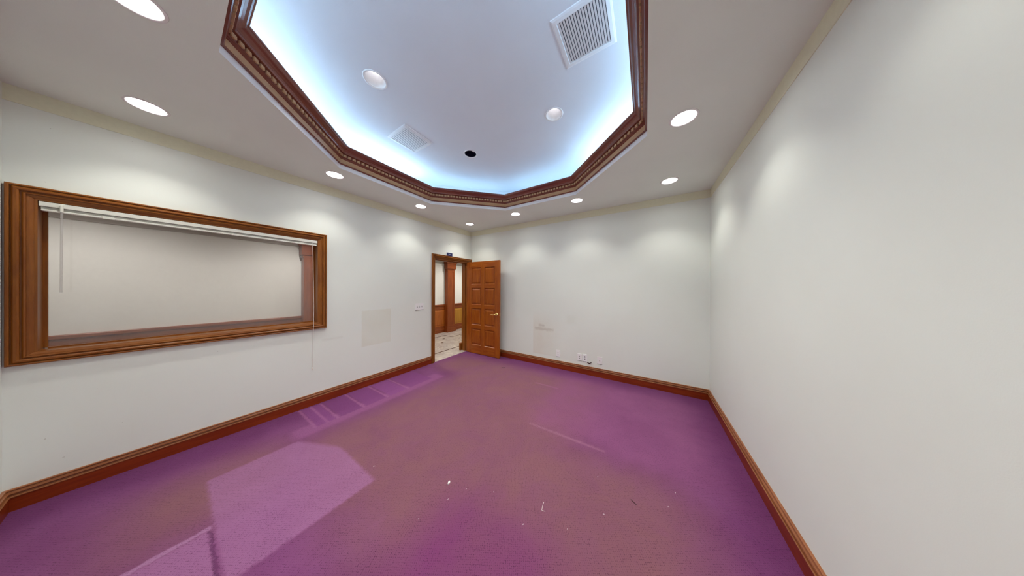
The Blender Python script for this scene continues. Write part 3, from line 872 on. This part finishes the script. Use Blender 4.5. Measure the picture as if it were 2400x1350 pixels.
# switch and outlet plates
def plate_left(y0, y1, z0, z1):
    t = empty('switch_plate', (XL, (y0 + y1) / 2, (z0 + z1) / 2)); tag(t, 'white triple light switch plate beside the doorway', 'light switch')
    w, h = (y1 - y0) / 2, (z1 - z0) / 2
    box('plate', (0, .0055, -w, w, -h, h), 'white_plastic', t, .001)
    box('shadow_strip', (0, .0025, -w - .002, w + .002, -h - .006, -h + .003), 'slot_grey', t)  # dark strip drawn as the shadow line below the plate
    for k in (-1, 0, 1):
        b = box('switch_slot', (.0055, .0066, k * .046 - .006, k * .046 + .006, -.014, .014), 'slot_grey', t)
        bm = bmesh.new(); bx(bm, .004, .016, k * .046 - .0045, k * .046 + .0045, -.003, .010); link('toggle', bm, 'white_plastic', t)
plate_left(2.290, 2.447, 1.045, 1.163)
def plate_back(x0, x1, z0, z1, label, kind):
    t = empty('wall_plate', ((x0 + x1) / 2, YB, (z0 + z1) / 2)); tag(t, label, 'outlet', 'plates low on the back wall')
    w, h = (x1 - x0) / 2, (z1 - z0) / 2
    box('plate', (-w, w, -.006, 0, -h, h), 'white_plastic', t, .001)
    box('shadow_strip', (-w - .001, w + .001, -.0025, 0, -h - .005, -h + .003), 'slot_grey', t)  # plate's bottom shadow, built as a thin dark strip
    def disc(r, z, d=.0012, mat='slot_grey', nm='jack'):
        bm = bmesh.new(); lathe_bm(bm, [(r, -.006), (r, -.006 - d), (.001, -.006 - d)], 16, (0, 0, z), 'Y'); link(nm, bm, mat, t)
    if kind == 'decora':
        box('insert', (-.0165, .0165, -.0085, -.005, -.034, .034), 'white_plastic', t, .001)
        for s in (-1, 1):
            for dx in (-.006, .006): box('slot', (dx - .0012, dx + .0012, -.0092, -.0083, s * .018 - .005, s * .018 + .005), 'slot_grey', t)
    elif kind == 'jacks':
        disc(.0065, .016); disc(.0065, -.016)
    elif kind == 'big':
        disc(.011, .018); disc(.011, -.018)
    else:
        disc(.0065, -.006); 
        bm = bmesh.new(); lathe_bm(bm, [(.004, -.006), (.004, -.016), (.001, -.016)], 12, (0, 0, -.006), 'Y'); link('connector', bm, 'steel', t)
plate_back(-1.367, -1.293, .212, .328, 'white outlet plate nearest the door, set apart on the left', 'decora')
plate_back(-.984, -.914, .212, .326, 'white jack plate left of its twin with dark round holes', 'jacks')
plate_back(-.898, -.826, .212, .332, 'white outlet plate with two dark round holes, right of the pair', 'big')
plate_back(-.664, -.590, .212, .328, 'white single-jack plate farthest right on the back wall', 'coax')
bm = bmesh.new()
tube_bm(bm, [(-.822, YB + .001, .205), (-.805, YB - .012, .200), (-.785, YB - .020, .197), (-.765, YB - .016, .208), (-.752, YB - .012, .218)], [.007, .009, .009, .006, .004], 8)
tag(link('cable_stub', bm, 'thread_dark', None, None, True), 'short dark cable end poking out of the back wall beside the outlet plates', 'cable')
bm = bmesh.new(); lathe_bm(bm, [(.007, 0), (.007, .003), (.001, .004)], 10, (XL, 3.053, 2.352), 'X'); tag(link('nail_hole', bm, 'slot_grey'), 'tiny grey nail hole in the wall above the doorway', 'nail hole')  # raised grey disc standing for a nail hole

# small navy sign standing on the head casing
sg = empty('door_sign', (XL + .002, 3.055, dz - .006)); tag(sg, 'small navy blue sign with white lettering on top of the door casing', 'sign')
box('plaque', (.004, .012, -.072, .072, -.004, .072), 'blue_plastic', sg, .0015)
box('clear_stand', (.001, .004, -.082, .086, -.002, .078), 'white_plastic', sg)
cu = bpy.data.curves.new('lettering', 'FONT'); cu.body = 'EXIT'; cu.size = .028; cu.align_x = 'CENTER'; cu.align_y = 'CENTER'; cu.extrude = .0006
to = bpy.data.objects.new('tmp', cu); COL.objects.link(to)
me = bpy.data.meshes.new_from_object(to.evaluated_get(bpy.context.evaluated_depsgraph_get()))
bpy.data.objects.remove(to, do_unlink=True)
me.materials.clear(); me.materials.append(M['print_white'])
lt = bpy.data.objects.new('lettering', me); COL.objects.link(lt); lt.parent = sg
lt.matrix_local = Matrix.Translation((.0128, -.004, .038)) @ Matrix(((0, 0, 1, 0), (1, 0, 0, 0), (0, 1, 0, 0), (0, 0, 0, 1)))

# litter on the carpet
def scrap(name, x, y, l, w, a, mat, label, cat, h=.004, group=None):
    bm = bmesh.new()
    nu = 6
    top = []
    for i in range(nu):
        u = i / (nu - 1) - .5
        k = math.sqrt(max(.08, 1 - (2 * u) ** 2 * .8))
        z = .0005 + h * (.4 + .6 * math.sin(i * 2.1 + x * 9) ** 2)
        top.append((bm.verts.new((u * l, -w / 2 * k, z * .7)), bm.verts.new((u * l, 0, z + .001)), bm.verts.new((u * l, w / 2 * k, z * .6)),
                    bm.verts.new((u * l, w / 2 * k, 0)), bm.verts.new((u * l, -w / 2 * k, 0))))
    for p, q in zip(top, top[1:]):
        for k in range(5): bm.faces.new((p[k], p[(k + 1) % 5], q[(k + 1) % 5], q[k]))
    bm.faces.new(top[0][::-1]); bm.faces.new(top[-1])
    o = link(name, bm, mat, None, (x, y, .0)); o.rotation_euler = (0, 0, a)
    return tag(o, label, cat, group)
scrap('paper_scrap', -1.230, 1.091, .026, .015, math.radians(110), 'paper', 'largest white paper scrap on the carpet near the middle', 'paper scrap', .009)
LINT = ['just right of the largest paper scrap', 'just below the largest paper scrap', 'below the white L-shaped thread', 'between the paper scrap and the white L-shaped thread',
        'farthest from the camera, above the dark thread', 'lower of the two near the right baseboard', 'upper of the two near the right baseboard', 'left of and below the dark thread',
        'right of and below the white L-shaped thread', 'at the corner of the pale rectangle', 'lowest, below and left of the largest paper scrap']
for i, (x, y, l, w, a) in enumerate([(-1.087, 1.126, .013, .004, 95), (-1.14, 1.004, .012, .004, 80), (-.629, 1.144, .011, .007, 60), (-.907, 1.213, .009, .005, 120),
        (-.304, 1.738, .010, .006, 30), (.135, 1.752, .010, .006, 70), (.187, 1.90, .012, .006, 110), (-.22, 1.473, .014, .006, 20), (-.391, 1.265, .009, .005, 75),
        (-1.855, .868, .018, .004, 70), (-1.20, .82, .010, .004, 90)]):
    scrap('lint_speck', x, y, l * .75, w * .75, math.radians(a), 'lint', 'tiny pale lint speck on the carpet ' + LINT[i], 'lint', .002, 'lint specks on the carpet')
bm = bmesh.new(); tube_bm(bm, [(-.575, 1.335, .004), (-.574, 1.318, .005), (-.570, 1.298, .004), (-.566, 1.280, .004), (-.560, 1.278, .004), (-.544, 1.286, .003)], .0013, 6)
tag(link('thread', bm, 'thread_white'), 'L-shaped white thread lying on the carpet', 'thread')
bm = bmesh.new(); tube_bm(bm, [(-.078, 1.672, .004), (-.062, 1.660, .005), (-.045, 1.652, .004)], .002, 6)
tag(link('thread', bm, 'thread_dark'), 'short dark thread lying on the carpet at the right', 'thread')
scrap('lint_tuft', -2.172, 3.183, .07, .012, math.radians(35), 'thread_dark', 'dark fluff of lint on the carpet in front of the open door', 'lint', .004)
